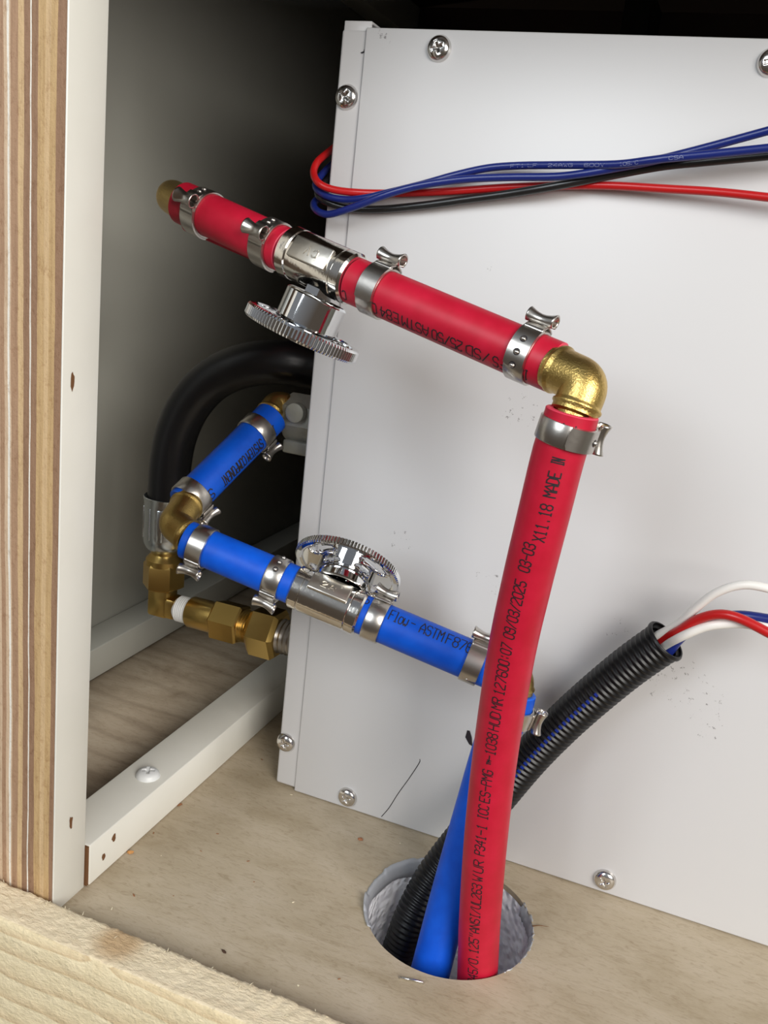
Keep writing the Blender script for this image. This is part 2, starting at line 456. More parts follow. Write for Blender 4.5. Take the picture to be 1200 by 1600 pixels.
bm = bmesh.new(); box(bm, (-.178, -.1235, .474), (.513, .47, .487)); struct('ceiling', bm, M_back)
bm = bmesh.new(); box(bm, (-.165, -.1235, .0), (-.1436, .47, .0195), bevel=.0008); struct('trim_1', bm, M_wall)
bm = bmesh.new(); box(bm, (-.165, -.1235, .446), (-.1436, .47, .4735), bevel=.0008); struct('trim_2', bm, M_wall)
bm = bmesh.new(); box(bm, (-.178, -.1235, .400), (.513, -.106, .474)); struct('added_header', bm, M_wall)  # unseen header, added to block light from above and darken the upper interior
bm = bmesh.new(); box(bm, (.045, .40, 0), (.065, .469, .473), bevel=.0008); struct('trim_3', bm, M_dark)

# ------------------------------------------------------------------ plywood upright with painted inner side
up = empty('plywood_upright', (-.07, -.1145, -.06))
tag(up, 'plywood upright at the left, bare layered edge in front, painted white on its inner side', 'upright')
def lean(bm):
    for v in bm.verts: v.co.x += v.co.z * .0055
bm = bmesh.new(); box(bm, (-.110, -.1235, 0.0), (-.0335, -.1055, .400)); lean(bm); obj('bare_edge', bm, M_ply, up, smooth=False)['label'] = 'bare striped plywood edge'
bm = bmesh.new(); box(bm, (-.0335, -.1236, 0.0), (-.0328, -.1054, .400), bevel=.0002); lean(bm); obj('painted_side', bm, M_paint, up)['label'] = 'white painted inner side'
def gouge(p, n_, up_, w_, h_, parent, seed, name='nail_hole'):
    rnd = random.Random(seed); R = frame(n_, up_); bm = bmesh.new(); k = 12
    c = bm.verts.new(p + n_ * .00012); rim = []
    for i in range(k):
        t = 2 * math.pi * i / k; q = V((math.cos(t) * h_ / 2, math.sin(t) * w_ / 2, 0)) * rnd.uniform(.6, 1.15)
        rim.append(bm.verts.new(p + R @ q + n_ * .00006))
    for i in range(k): bm.faces.new((c, rim[i], rim[(i + 1) % k]))
    return obj(name, fix(bm), M_hole, parent, smooth=False)
X1 = V((1, 0, 0)); Z1 = V((0, 0, 1))
for i, (px, py, w_, h_) in enumerate(((113, 597, .0022, .0065), (111, 1285, .0022, .0062), (136, 1352, .001, .003))):
    gouge(on_x(px, py, -.0327 + (.0011 if py < 700 else .0002)), X1, Z1, w_, h_, up, i)['label'] = 'brown gouge in the white paint'

# ------------------------------------------------------------------ cleat on the floor
CZ = .0194
cl = empty('floor_cleat', (-.042, .08, 0)); tag(cl, 'long white painted wood strip on the floor, running back beside the white metal cabinet', 'wood strip')
bm = bmesh.new(); box(bm, (-.0530, -.1040, .0002), (-.0313, .40, CZ), bevel=.0006); obj('painted_strip', bm, M_paint, cl)
bm = bmesh.new(); box(bm, (-.0525, -.1050, .0006), (-.0318, -.1039, CZ - .0006)); obj('raw_end', bm, M_hole, cl, smooth=False)['label'] = 'raw brown sawn end'
for i, (px, py) in enumerate(((178, 1309), (162, 1338))):
    gouge(on_x(px, py, -.0313), X1, Z1, .0030, .0036, cl, 20 + i)['label'] = 'small nail hole showing brown wood'

# pan head screw with a cross recess, local +Z outwards
def screw_bm(R=.0050, dome=.0021, flange=.0006):
    bm = bmesh.new(); nr, nt = 26, 72; rings = [[bm.verts.new((0, 0, 0))]]
    def hz(x, y):
        r = math.hypot(x, y); t = r / R
        if t > .93: z = flange * max(0, (1 - t) / .07) ** .5
        else: z = flange + (dome) * math.sqrt(max(0, 1 - (t / .93) ** 2.4))
        a, b = abs(x), abs(y); L, W = R * .52, R * .105 * (1 + .5 * (1 - t)); dd = 0
        if (a < L and b < W) or (b < L and a < W) or r < R * .2: dd = .0013 * max(0.25, 1 - r / (R * .6))
        return z - dd
    rings[0][0].co = V((0, 0, hz(0, 0)))
    for i in range(1, nr + 1):
        r = R * i / nr
        rings.append([bm.verts.new((r * math.cos(2 * math.pi * k / nt), r * math.sin(2 * math.pi * k / nt), hz(r * math.cos(2 * math.pi * k / nt), r * math.sin(2 * math.pi * k / nt)))) for k in range(nt)])
    for k in range(nt): bm.faces.new((rings[0][0], rings[1][k], rings[1][(k + 1) % nt]))
    for A, B in zip(rings[1:], rings[2:]):
        for k in range(nt): k2 = (k + 1) % nt; bm.faces.new((A[k], B[k], B[k2], A[k2]))
    base = [bm.verts.new((v.co.x, v.co.y, -.0008)) for v in rings[-1]]
    for k in range(nt): k2 = (k + 1) % nt; bm.faces.new((rings[-1][k], base[k], base[k2], rings[-1][k2]))
    return bm
def place_screw(proto_me, parent, p, n_, spin, mt, label=None):
    o = bpy.data.objects.new('screw', proto_me); COL.objects.link(o); o.parent = parent
    W = mat_at(p, n_, Z1 if abs(n_.z) < .5 else X1) @ Matrix.Rotation(spin, 4, 'Z')
    o.matrix_basis = WORLD[parent.name].inverted() @ W; WORLD[o.name] = W
    if label: o['label'] = label
    return o
def mesh_from(bm, name, mt, ang=50):
    for f in bm.faces: f.smooth = True
    for e in bm.edges:
        if len(e.link_faces) == 2 and e.calc_face_angle(0) > math.radians(ang): e.smooth = False
    me = bpy.data.meshes.new(name); bm.to_mesh(me); bm.free(); me.materials.append(mt); return me
SM = mesh_from(screw_bm(), 'screw', M_screw)
SW = mesh_from(screw_bm(.0056, .0024, .0008), 'screw', M_white_s)
place_screw(SW, cl, on_z(231, 1212, CZ), Z1, .5, M_white_s, 'white painted pan head screw')

# ------------------------------------------------------------------ white metal cabinet (water heater)
BW, BH, BD = .326, .345, .29
hb = empty('metal_cabinet', (BW / 2, BD / 2, 0)); tag(hb, 'white sheet metal cabinet with cross head screws, standing on the tan plywood floor', 'cabinet')
bm = bmesh.new(); box(bm, (0, 0, .0012), (BW, BD, BH), bevel=.0012, bseg=3); obj('housing', bm, M_box, hb)
bm = bmesh.new(); box(bm, (.0108, -.0011, .0004), (BW + .0004, .0004, BH + .0006), bevel=.0006, bseg=2); obj('front_panel', bm, M_box, hb)
bm = bmesh.new()   # small folded tab above the corner
box(bm, (.0006, .0004, BH - .004), (.0125, .0014, BH + .0032), bevel=.0004)
box(bm, (.0006, .0014, BH + .0022), (.0125, .010, BH + .0032), bevel=.0004)
obj('folded_tab', bm, M_box, hb)
for px, py, sp in ((686, 76, .4), (542, 152, 1.0), (447, 1160, .35), (543, 1245, .6), (945, 1374, .5), (1206, 98, .2)):
    p = on_y(px, py, 0)
    y = -.0011 if p.x > .0108 else 0
    p = on_y(px, py, y); place_screw(SM, hb, p, V((0, -1, 0)), sp, M_screw, 'steel cross head screw')
def ribbon_mark(pts, wid, name, mt, parent, n_=V((0, -1, 0))):
    bm = bmesh.new(); P = resample(spline(pts, 8), .001); prev = None
    for i, p in enumerate(P):
        a = P[max(i - 1, 0)]; b = P[min(i + 1, len(P) - 1)]; t = (b - a).normalized(); s = t.cross(n_) * wid / 2
        cur = (bm.verts.new(p + s + n_ * .0001), bm.verts.new(p - s + n_ * .0001))
        if prev: bm.faces.new((prev[0], cur[0], cur[1], prev[1]))
        prev = cur
    return obj(name, fix(bm), mt, parent, smooth=False)
ribbon_mark([on_y(*q, -.0011) for q in ((656, 1186), (655, 1192), (640, 1215), (622, 1240), (608, 1262), (596, 1276))], .00035, 'scratch', M_ink, hb)['label'] = 'thin black scratch'
bm = bmesh.new(); q = [on_y(a, b, -.0014) for a, b in ((730, 1141), (734, 1142), (737, 1152), (738, 1166), (733, 1163), (727, 1152))]
bm.faces.new([bm.verts.new(v) for v in q]); obj('paint_chip', fix(bm), M_ink, hb, smooth=False)['label'] = 'black chipped spot'
bm = bmesh.new(); q = [on_y(a, b, -.0002) for a, b in ((563, 82), (568, 80), (569, 76), (570, 82), (565, 84))]
bm.faces.new([bm.verts.new(v) for v in q]); obj('paint_chip', fix(bm), M_ink, hb, smooth=False)['label'] = 'black chipped spot'

# ------------------------------------------------------------------ clamps
CR = .00795
def clamp_proto(dots):
    root = empty('hose_clamp', (0, 0, 0)); hw = .0035; r0 = CR + .0001; r1 = CR + .00085
    bm = bmesh.new()
    lathe(bm, [(-hw, r0), (-hw, r1 - .0002), (-hw + .0003, r1), (hw - .0003, r1), (hw, r1 - .0002), (hw, r0), (-hw, r0)], seg=72)
    # overlapping tongue of the band, ending in a step
    n = 26; a0, a1 = math.radians(18), math.radians(118); prev = None; r2 = r1 + .00055
    for k in range(n + 1):
        a = a0 + (a1 - a0) * k / n; c, s = math.cos(a), math.sin(a); e = 1 if k < n else .6
        cur = [bm.verts.new((c * r, s * r, z)) for r, z in ((r1 - .0001, -hw * e), (r2, -hw * .96 * e), (r2, hw * .96 * e), (r1 - .0001, hw * e))]
        if prev:
            for j in range(3): bm.faces.new((prev[j], prev[j + 1], cur[j + 1], cur[j]))
        else: bm.faces.new(cur)
        prev = cur
    bm.faces.new(prev)
    fix(bm); obj('band', bm, M_steel, root, local=True)
    # dimples / hooks pressed out of the band
    for ad in dots:
        a = math.radians(ad); rb = (r2 if 18 < ad < 118 else r1) + .00005; R = Matrix.Rotation(a, 4, 'Z') @ Matrix.Translation((rb, 0, 0))
        b2 = bmesh.new(); lathe(b2, [(0, .00115), (.00003, 0)], R @ Matrix.Rotation(math.pi / 2, 4, 'Y'), 14)
        sl = obj('slot', fix(b2), M_ink, root, local=True)
        b2 = bmesh.new(); bmesh.ops.create_uvsphere(b2, u_segments=14, v_segments=8, radius=1)
        for v in b2.verts: v.co = R @ V((v.co.x * .00085, v.co.y * .00075 + .0001, v.co.z * .00095))
        obj('dimple', b2, M_steel, sl, local=True)
    # pinched ear
    bm = bmesh.new(); ns, nu = 18, 26; grid = []
    for i in range(ns + 1):
        s = -1 + 2 * i / ns; z = s * .0046
        rl = .00150 + .00075 * abs(s) ** 1.6; hc = .0027 + .0005 * abs(s) ** 2 + .0002 * s; row = []
        pts = [(-.0042, .00045), (-.0030, .0007), (-.0011, .0010)]
        for j in range(nu + 1):
            t = math.radians(-110 - (320 * j / nu) + 0); t = math.radians(-108 + -324 * j / nu)
            pts.append((rl * math.cos(t) * 1.15, hc + rl * .95 * math.sin(t)))
        pts += [(.0011, .0010), (.0030, .0007), (.0042, .00045)]
        for j, (t_, h_) in enumerate(pts):
            edge = min(j, len(pts) - 1 - j); zz = z * (1 if edge > 3 else .70)
            rr = r1 + h_
            row.append(bm.verts.new((math.sqrt(max(rr * rr - t_ * t_, 0)) if edge < 3 else rr, t_, zz)))
        grid.append(row)
    for A, B in zip(grid, grid[1:]):
        for j in range(len(A) - 1): bm.faces.new((A[j], A[j + 1], B[j + 1], B[j]))
    ear = obj('ear', fix(bm), M_steel, root, local=True, auto=180)
    md = ear.modifiers.new('thickness', 'SOLIDIFY'); md.thickness = .00055; md.offset = 0
    return root
PROTO = {}
def clamp(p, axis, ear_hint, label, dots=(150, 165, 200), group='steel pinch clamps on the pipes'):
    k = tuple(dots)
    W = frame(axis, ear_hint).to_4x4(); W.translation = p
    if k not in PROTO:
        PROTO[k] = clamp_proto(dots); o = PROTO[k]; o.matrix_basis = W
    else: o = copy_tree(PROTO[k], W)
    WORLD[o.name] = W
    tag(o, label, 'clamp', group); return o

def pipe(name, pts, mt, cut, label, group, r=.00795, step=.003):
    P = Path(pts); R = resample(pts, step); bm = bmesh.new()
    rings = sweep(bm, R, r, 48, caps=False)
    root = obj(name, bm, mt); tag(root, label, 'pipe', group)
    for end in (0, -1):      # cut ring of the wall
        c = R[end]; T = (R[1] - R[0]).normalized() if end == 0 else (R[-1] - R[-2]).normalized(); sgn = -1 if end == 0 else 1
        W = mat_at(c, T * sgn); cuts = bmesh.new()
        lathe(cuts, [(0, r), (.0003, r - .0003), (.0003, .0058), (-.004, .0058), (-.004, 0)], W, 48)
        obj('cut_end', fix(cuts), cut, root)
    return root, P

# ------------------------------------------------------------------ valves
def valve_proto():
    root = empty('shutoff_valve', (0, 0, 0))     # local Z along the pipe, local X towards the handwheel, local Y the plate side
    bm = bmesh.new(); L = .0150
    prof = [(-L, .0062), (-L, .0082), (-L + .0008, .0090), (-L + .0042, .0090), (-L + .0044, .0086), (-L + .0048, .0086), (-L + .0050, .0090),
            (L - .0052, .0090), (L - .0048, .0087), (L - .0044, .0091), (L - .0008, .0093), (L, .0086), (L, .0062)]
    lathe(bm, prof, seg=64); obj('valve_body', fix(bm), M_nickel, root, local=True, auto=30)
    # flat raised plate on the side with embossed letters
    pl = bmesh.new(); box(pl, (-.0040, .0070, -.0085), (.0040, .0096, .0085), bevel=.0005)
    pl_o = obj('raised_plate', pl, M_plate, root, local=True)
    bm = bmesh.new(); prism(bm, 6, [(.0066, .0056), (.0125, .0056), (.0130, .0050)], Matrix.Rotation(math.pi / 2, 4, 'Y'))
    lathe(bm, [(.012, .0046), (.0165, .0046), (.0165, .0030), (.023, .0030), (.023, 0)], Matrix.Rotation(math.pi / 2, 4, 'Y'), 32)
    obj('bonnet', fix(bm), M_chrome, root, local=True)
    # handwheel
    Q = Matrix.Rotation(math.pi / 2, 4, 'Y'); zo = .0215; zt = .0260; Ro = .0213; Ri = .0185
    bm = bmesh.new(); n = 96 * 4
    def ring(fr, z): return [bm.verts.new(Q @ V((fr(k) * math.cos(2 * math.pi * k / n), fr(k) * math.sin(2 * math.pi * k / n), z))) for k in range(n)]
    kn = lambda k: Ro - (0, .00012, .00042, .00012)[k % 4]
    seq = [ring(lambda k: Ri, zo + .0002), ring(lambda k: Ri + .0008, zo - .0003), ring(lambda k: Ro - .0007, zo - .0002), ring(kn, zo + .0006), ring(kn, zt - .0008),
           ring(lambda k: Ro - .0007, zt), ring(lambda k: Ri, zt), ring(lambda k: Ri - .0002, zt - .0006)]
    seq.append(seq[0])
    for A, B in zip(seq, seq[1:]):
        for k in range(n): k2 = (k + 1) % n; bm.faces.new((A[k], A[k2], B[k2], B[k]))
    wheel = obj('handwheel', fix(bm), M_chrome, root, local=True, auto=28)
    bm = bmesh.new(); nt = 144; rs = [.0095 + (.0188 - .0095) * i / 10 for i in range(11)]
    gv = [[bm.verts.new(Q @ V((r * math.cos(2 * math.pi * k / nt), r * math.sin(2 * math.pi * k / nt), zt - .0022))) for k in range(nt)] for r in rs]
    for i in range(10):
        for k in range(nt):
            a = (k % 36) - 18; rr = (rs[i] + rs[i + 1]) / 2
            if (abs(a) / 10.5) ** 2 + ((rr - .0148) / .0027) ** 2 < 1: continue
            k2 = (k + 1) % nt; bm.faces.new((gv[i][k], gv[i][k2], gv[i + 1][k2], gv[i + 1][k]))
    bmesh.ops.delete(bm, geom=[v for v in bm.verts if not v.link_faces], context='VERTS')
    sp = obj('spokes', bm, M_chrome, wheel, local=True); md = sp.modifiers.new('thickness', 'SOLIDIFY'); md.thickness = .0028; md.offset = 0
    bm = bmesh.new(); zz = .0104
    lathe(bm, [(zz + .0005, .0096), (zz, .0102), (zz + .0004, .0109), (zz + .0008, .0112), (zt + .0002, .0112), (zt + .0010, .0105), (zt + .0010, 0)], Q, 64)
    lathe(bm, [(zz + .0005, .0096), (zt - .001, .0094), (zt - .001, 0)], Q, 64)
    for k in range(6): box(bm, (.0030, -.0006, zz + .003), (.0097, .0006, zt - .001), Q @ Matrix.Rotation(math.pi / 3 * k, 4, 'Z'))
    obj('hub', fix(bm), M_chrome, wheel, local=True)
    return root
def plate_letters(root, s, size=.0026, turn=0.0):
    plate = [o for o in COL.objects if o.parent == root and o.name.startswith('raised_plate')][0]
    plate.matrix_basis = Matrix.Rotation(math.radians(turn), 4, 'Z'); WORLD[plate.name] = WORLD[root.name] @ plate.matrix_basis
    q, tot = text_quads(s, size * 1.35, size * .8, size, .0005); bm = bmesh.new()
    for quad in q:
        lo, hi = [], []
        for p in quad:
            u, v_ = (p.x - tot / 2), p.y
            lo.append(bm.verts.new(V((v_, .0095, u)))); hi.append(bm.verts.new(V((v_, .0099, u))))
        bm.faces.new(hi)
        for j in range(4): bm.faces.new((lo[j], lo[(j + 1) % 4], hi[(j + 1) % 4], hi[j]))
    return obj('embossed_letters', fix(bm), M_plate, plate, local=True, smooth=False)
def aim_wheel(root, n_world, along, sink, size=1.0, deep=1.0):
    """the bonnet and handwheel sit a little askew on the body"""
    Wr = WORLD[root.name]; a = V(Wr.col[2][:3]); e = n_world.normalized(); a2 = (a - e * a.dot(e)).normalized(); b = a2.cross(e)
    Wn = Matrix((e, b, a2)).transposed().to_4x4(); Wn.translation = V(Wr.translation) + a * along - e * sink
    for o in COL.objects:
        if o.parent == root and o.name.split('.')[0] in ('bonnet', 'handwheel'): o.matrix_basis = Wr.inverted() @ Wn @ Matrix.Diagonal((deep, size, size, 1))

# ------------------------------------------------------------------ elbows
def elbow(a, da, b, db, label, corner=None, r=.0071, group='cast brass elbows'):
    """a, b: ends of the two pipes; da, db: directions out of the pipes"""
    if corner is None:
        n = da.cross(db); w0 = a - b; A = da.dot(da); B = da.dot(db); C_ = db.dot(db); D = da.dot(w0); E = db.dot(w0); den = A * C_ - B * B
        s = (B * E - C_ * D) / den; t = (A * E - B * D) / den; corner = ((a + da * s) + (b + db * t)) / 2
    pth = fillet(a - da * .006, corner, b - db * .006, .0042, 18); bm = bmesh.new(); P = resample(pth, .0006); Lt = len(P)
    total = sum((y - x).length for x, y in zip(P, P[1:])); rad = []; s = 0
    for i, p in enumerate(P):
        if i: s += (P[i] - P[i - 1]).length
        e = min(s, total - s) - .006
        if e < 0: q = .0054
        elif e < .0018: q = r * 1.0
        elif e < .0030: q = r + .0005
        else: q = r - .0001
        rad.append(q)
    sweep(bm, P, rad, 40); o = obj('brass_elbow', fix(bm), M_brass, auto=60); tag(o, label, 'elbow', group); return o, corner

# ================================================================== the water pipes
RG = 'red pipe pieces'; BG = 'blue pipe pieces'
def lerp(a, b, t): return a + (b - a) * t
# --- red line along the top
rA, rB, rC, rD = by_width(288, 318, 64.8), by_width(448, 392, 69.5), by_width(556, 440, 72.8), by_width(868, 574, 81.5)
red1, P1 = pipe('red_pipe', [rA, rB], M_red, M_redcut, 'short red pipe piece at top left, between brass elbow and chromed valve', RG)
red2, P2 = pipe('red_pipe', [rC, rD], M_red, M_redcut, 'slanting red pipe piece right of its valve, upside down print', RG)
vert_px = [(894, 645, 84.7), (886, 672, 84.2), (873, 709, 83.4), (849, 805, 81.2), (822, 915, 78), (798, 1025, 74.5), (775, 1170, 70.5), (760, 1300, 68), (750, 1430, 65), (746, 1520, 63)]
vp = [by_width(*q) for q in vert_px]; vp.append(vp[-1] + (vp[-1] - vp[-2]) * 2.2)
red3, P3 = pipe('red_pipe', spline(vp, 10), M_red, M_redcut, 'long upright red pipe running down into the round floor hole', RG)
dR1 = (rB - rA).normalized(); dR2 = (rD - rC).normalized(); dV = (vp[1] - vp[0]).normalized()
tocam = lambda p: (CAM - p).normalized()
UPI = -DOWN
# valve
def put_valve(p, axis, wheel_dir, letters, flip, label, proto=None):
    W = frame(axis, wheel_dir).to_4x4(); W.translation = p
    if proto is None:
        o = valve_proto()
    else: o = copy_tree(proto)
    o.matrix_basis = W; WORLD[o.name] = W
    tag(o, label, 'valve', 'chromed shut-off valves'); return o
vc = by_width(503, 415, 71.3); va = (rC - rB).normalized()
wd = (RIGHT * -.41 + DOWN * .91 + FWD * .24)
v1 = put_valve(vc, -va, wd, 'CV', True, 'chromed shut-off valve in the red pipe, its knurled wheel hanging below')
WORLD[v1.name] = v1.matrix_basis.copy()
# --- blue front line
b0, b9 = by_width(293, 843.5, 60.2), by_width(741, 1034, 63.4); dB = (b9 - b0).normalized()
def on_blue(px):
    P = Path([b0 - dB * .05, b9 + dB * .05]); s = P.find(px=px); return P.at(s)[0]
bA, bB, bC, bD = b0, on_blue(461), on_blue(558), on_blue(780)
blue1, Q1 = pipe('blue_pipe', [bA, bB], M_blue, M_bluecut, 'plain blue pipe piece between lower brass elbow and blue line valve', BG)
blue2, Q2 = pipe('blue_pipe', [bC, bD], M_blue, M_bluecut, 'blue pipe piece right of its valve, passing behind the upright red pipe', BG)
v2 = copy_tree(v1)
bc = on_blue(512)
W = frame(dB, (RIGHT * .37 + DOWN * -.90 + FWD * .42)).to_4x4(); W.translation = bc
v2.matrix_basis = W; WORLD[v2.name] = W
tag(v2, 'chromed shut-off valve in the blue pipe, its knurled wheel standing above', 'valve', 'chromed shut-off valves')
plate_letters(v1, 'CV', turn=16); plate_letters(v2, '2A', turn=-16)
aim_wheel(v1, RIGHT * -.43 + DOWN * .88 + FWD * .22, -.0040, 0)
aim_wheel(v2, RIGHT * .36 + DOWN * -.93 + FWD * .56, .0026, .0010, 1.06, .73)

# --- blue back line
k0, k1 = by_width(288, 788, 57.2), by_width(424, 652, 53.0)
kb0, kb1 = k0, k1; dK = (kb1 - kb0).normalized()
blue3, Q3 = pipe('blue_pipe', [kb0, kb1], M_blue, M_bluecut, 'short blue pipe piece rising away behind the lower brass elbow', BG)
# --- blue upright
bv_px = [(806, 1082, 63.5), (800, 1105, 63.3), (788, 1130, 63), (772, 1162, 62.8), (746, 1250, 62.5), (723, 1330, 62), (698, 1420, 61.5), (677, 1500, 61.5)]
bv = [by_width(*q) for q in bv_px]; bv.append(bv[-1] + (bv[-1] - bv[-2]) * 1.2)
blue4, Q4 = pipe('blue_pipe', spline(bv, 8), M_blue, M_bluecut, 'long blue pipe going down into the floor hole left of the upright red pipe', BG)
# --- red back piece
rk0 = by_width(287, 327, 60); rk1 = on_y(478, 414, .030)
dRK = (rk1 - rk0).normalized()
red4, P4 = pipe('red_pipe', [rk0 + dRK * .004, rk1], M_red, M_redcut, 'red pipe piece mostly hidden behind the top left red piece', RG)

# --- elbows
elbow(rD, dR2, vp[0], -dV, 'bright brass elbow at the top right joining slanting and upright red pipes')
elbow(bA, -dB, kb0, -dK, 'brass elbow at the left joining the two short blue pipe pieces', corner=by_width(272, 819, 59.2), r=.0069)
elbow(rA, -dR1, rk0 + dRK * .004, -dRK, 'dull brass elbow at the top left end of the red pipe', corner=by_width(268, 307, 62.5), r=.0067)
elbow(bD, dB, bv[0], (bv[0] - bv[1]).normalized(), 'brass elbow half hidden behind the upright red pipe', corner=by_width(808, 1056, 63.6))
fx = on_y(446, 655, .018); fx = V((-.0215, .0225, fx.z - .0005))
elbow(kb1, dK, V((-.019, .0225, .1835)), V((-1, 0, 0)), 'dull brass elbow at the far end of the short blue pipe', corner=V((-.0262, .0205, .1875)), r=.0066)
# pale cast fitting on the side of the cabinet
ft = empty('union_fitting', (-.009, .024, .165)); tag(ft, 'dim grey cast fitting beside the cabinet, behind the far brass elbow', 'fitting')
Wf = mat_at(V((-.0205, .0235, .1820)), V((1, 0, 0)))
bm = bmesh.new(); prism(bm, 8, [(0, .006), (0, .0105), (.002, .0120), (.0195, .0120), (.0203, .0115), (.0203, 0)], Wf, .2); obj('fitting_body', fix(bm), M_grey, ft)
bm = bmesh.new(); box(bm, (-.0190, .0150, .1655), (-.0002, .0320, .1720), bevel=.001); obj('clip', bm, M_grey, ft)
bm = bmesh.new(); lathe(bm, [(0, .0045), (.004, .0045), (.0045, .0035), (.0045, 0)], mat_at(V((-.011, .0125, .1865)), V((0, -1, 0))), 24); obj('plug', fix(bm), M_grey, ft)

# --- clamps
def at_path(P, px=None, py=None): return P.at(P.find(px=px, py=py))
def clamp_on(P, ear, label, px=None, py=None, dots=(), flip=False):
    p, T = at_path(P, px, py)
    h = ear(p) if callable(ear) else ear
    return clamp(p, -T if flip else T, h, label, dots)
camdir = lambda r, u, t: RIGHT * r + DOWN * (-u) + FWD * (-t)
clamp_on(P1, camdir(-.55, .25, .9), 'steel clamp beside the dull brass elbow at the top left', px=318, dots=(310, 325))
clamp_on(P1, camdir(-.55, .25, .9), 'steel clamp on the red pipe just left of the red line valve', px=424, dots=(310, 325))
clamp_on(P2, camdir(.1, 1, .10), 'steel clamp on the red pipe just right of the red line valve', px=592, dots=())
clamp_on(P2, camdir(.1, 1, .15), 'steel clamp on the slanting red pipe next to the bright brass elbow', px=822, dots=(60, 87, 113))
clamp_on(P3, camdir(1, 0, -.35), 'steel clamp around the top of the upright red pipe', py=675, dots=(54,))
clamp_on(Q1, camdir(-.25, -1, .35), 'steel clamp on the blue pipe right beside the left brass elbow', px=318, dots=(), flip=True)
clamp_on(Q1, camdir(-.15, -1, .35), 'steel clamp on the blue pipe just left of the blue line valve', px=434, dots=(210, 238, 262))
clamp_on(Q2, camdir(.1, 1, -.1), 'steel clamp on the blue pipe just right of the blue line valve', px=588, dots=(), flip=True)
clamp_on(Q2, camdir(0, 1, .25), 'steel clamp on the blue pipe touching the left side of the upright red pipe', px=742, dots=(118,))
clamp_on(Q4, camdir(1, -.2, .1), 'steel clamp peeking out right of the upright red pipe', py=1112, dots=())
clamp_on(Q3, camdir(.7, -.8, -.4), 'steel clamp at the lower end of the rising blue pipe piece', px=301, dots=())
clamp_on(Q3, camdir(.7, -.8, -.4), 'steel clamp at the upper far end of the rising blue pipe piece', px=402, dots=())

# --- printed lettering
d2r = math.radians
ws_ = [('0.845/0.125"', 1527, 1434), ('ANSI/UL263', 1433, 1357), ('W', 1353, 1343), ('UR', 1340, 1319), ('P341-1', 1314, 1266), ('ICC', 1261, 1237), ('ES-PMG', 1233, 1184),
       ('TM', 1176, 1169, .0013), ('-1038', 1167, 1124), ('HUD', 1120, 1090), ('MR', 1088, 1071), ('1276', 1065, 1029), ('00:07', 1026, 987), ('09/03/2025', 978, 890),
       ('03-03', 878, 833), ('X11.18', 827, 772), ('MADE', 765, 723), ('IN', 716, 703), ('E', 664, 656)]
wl3 = [(w_, P3.find(py=a), P3.find(py=b), *r) for w_, a, b, *r in ws_]
pipe_text(P3, [q for q, s in zip(wl3, ws_) if s[1] > 850], .00795, d2r(13), .0036, red3, M_ink, -1)
pipe_text(P3, [q for q, s in zip(wl3, ws_) if s[1] <= 850], .00795, d2r(-3), .0036, red3, M_ink, -1)
ws2 = [('19', 846, 832), ('FS', 812, 790), ('/SD', 786, 748), ('25/50', 745, 696), ('ASTM', 690, 648), ('E84', 643, 614), ('CAN', 609, 582)]
pipe_text(P2, [(w_, P2.find(px=a), P2.find(px=b)) for w_, a, b in ws2], .00795, d2r(46), .0040, red2, M_ink, -1)
pipe_text(P2, [('C', P2.find(px=562), P2.find(px=555))], .00795, d2r(46), .0036, red2, M_ink, -1)
ws4 = [('P', 563, 573), ('Flow', 606, 633), ('-', 637, 647), ('ASTM', 652, 688), ('F876', 692, 734)]
pipe_text(Q2, [(w_, Q2.find(px=a), Q2.find(px=b)) for w_, a, b in ws4], .00795, d2r(33), .0047, blue2, M_ink, 1)
ws5 = [('ING', 412, 392), ('SYSTEM', 391, 366), ('COMPONENT', 365, 329), ('S', 313, 308)]
pipe_text(Q3, [(w_, Q3.find(px=a), Q3.find(px=b)) for w_, a, b in ws5], .00795, d2r(42), .0050, blue3, M_ink, -1, lw=.0006)

# ------------------------------------------------------------------ corrugated loom
lm_px = [((1036, 1004), -.022), ((985, 1040), -.020), ((930, 1085), -.0185), ((880, 1130), -.0175), ((830, 1181), -.0170), ((782, 1238), -.0180), ((740, 1290), -.0215), ((700, 1340), -.0265), ((672, 1380), -.0315), ((645, 1432), -.037), ((628, 1478), -.040)]
lp = [on_y(*q, y) for q, y in lm_px]; lp.append(lp[-1] + (lp[-1] - lp[-2]) * 1.6); lp.insert(0, lp[0] + (lp[0] - lp[1]).normalized() * .002)
LP = resample(spline(lp, 10), .0004); bm = bmesh.new(); rad = []
for i in range(len(LP)):
    s = i * .0004; ph = (s % .0024) / .0024
    amp = .0 if s < .0018 else 1.0
    if s < .0018: q = .0088 if s > .0004 else .0083
    else: q = .0082 if .22 < ph < .78 else .0071
    rad.append(q)
sweep(bm, LP, rad, 36, caps=False)
loom = obj('wire_loom', bm, M_loom, auto=50); tag(loom, 'black corrugated wire sleeve, rising from the floor hole behind both pipes', 'sleeve')
md = loom.modifiers.new('thickness', 'SOLIDIFY'); md.thickness = .0006; md.offset = -1
LPath = Path(spline(lp, 10)); bm = bmesh.new(); k = 0
s = .0016
while s < LPath.len * .55:
    if s > .034:
        ph = (s % .0024) / .0024
        for dt in (0,):
            s2 = (math.floor(s / .0024) + .5) * .0024
            vs = []
            for du, dv in ((-.0006, -.10), (.0006, -.10), (.0006, .10), (-.0006, .10)):
                c, T = LPath.at(s2 + du); N = (CAM - c); N = (N - T * N.dot(T)).normalized(); U = N.cross(T); a = dv + .05
                vs.append(bm.verts.new(c + (N * math.cos(a) + U * math.sin(a)) * .00832))
            bm.faces.new(vs)
    s += .0024
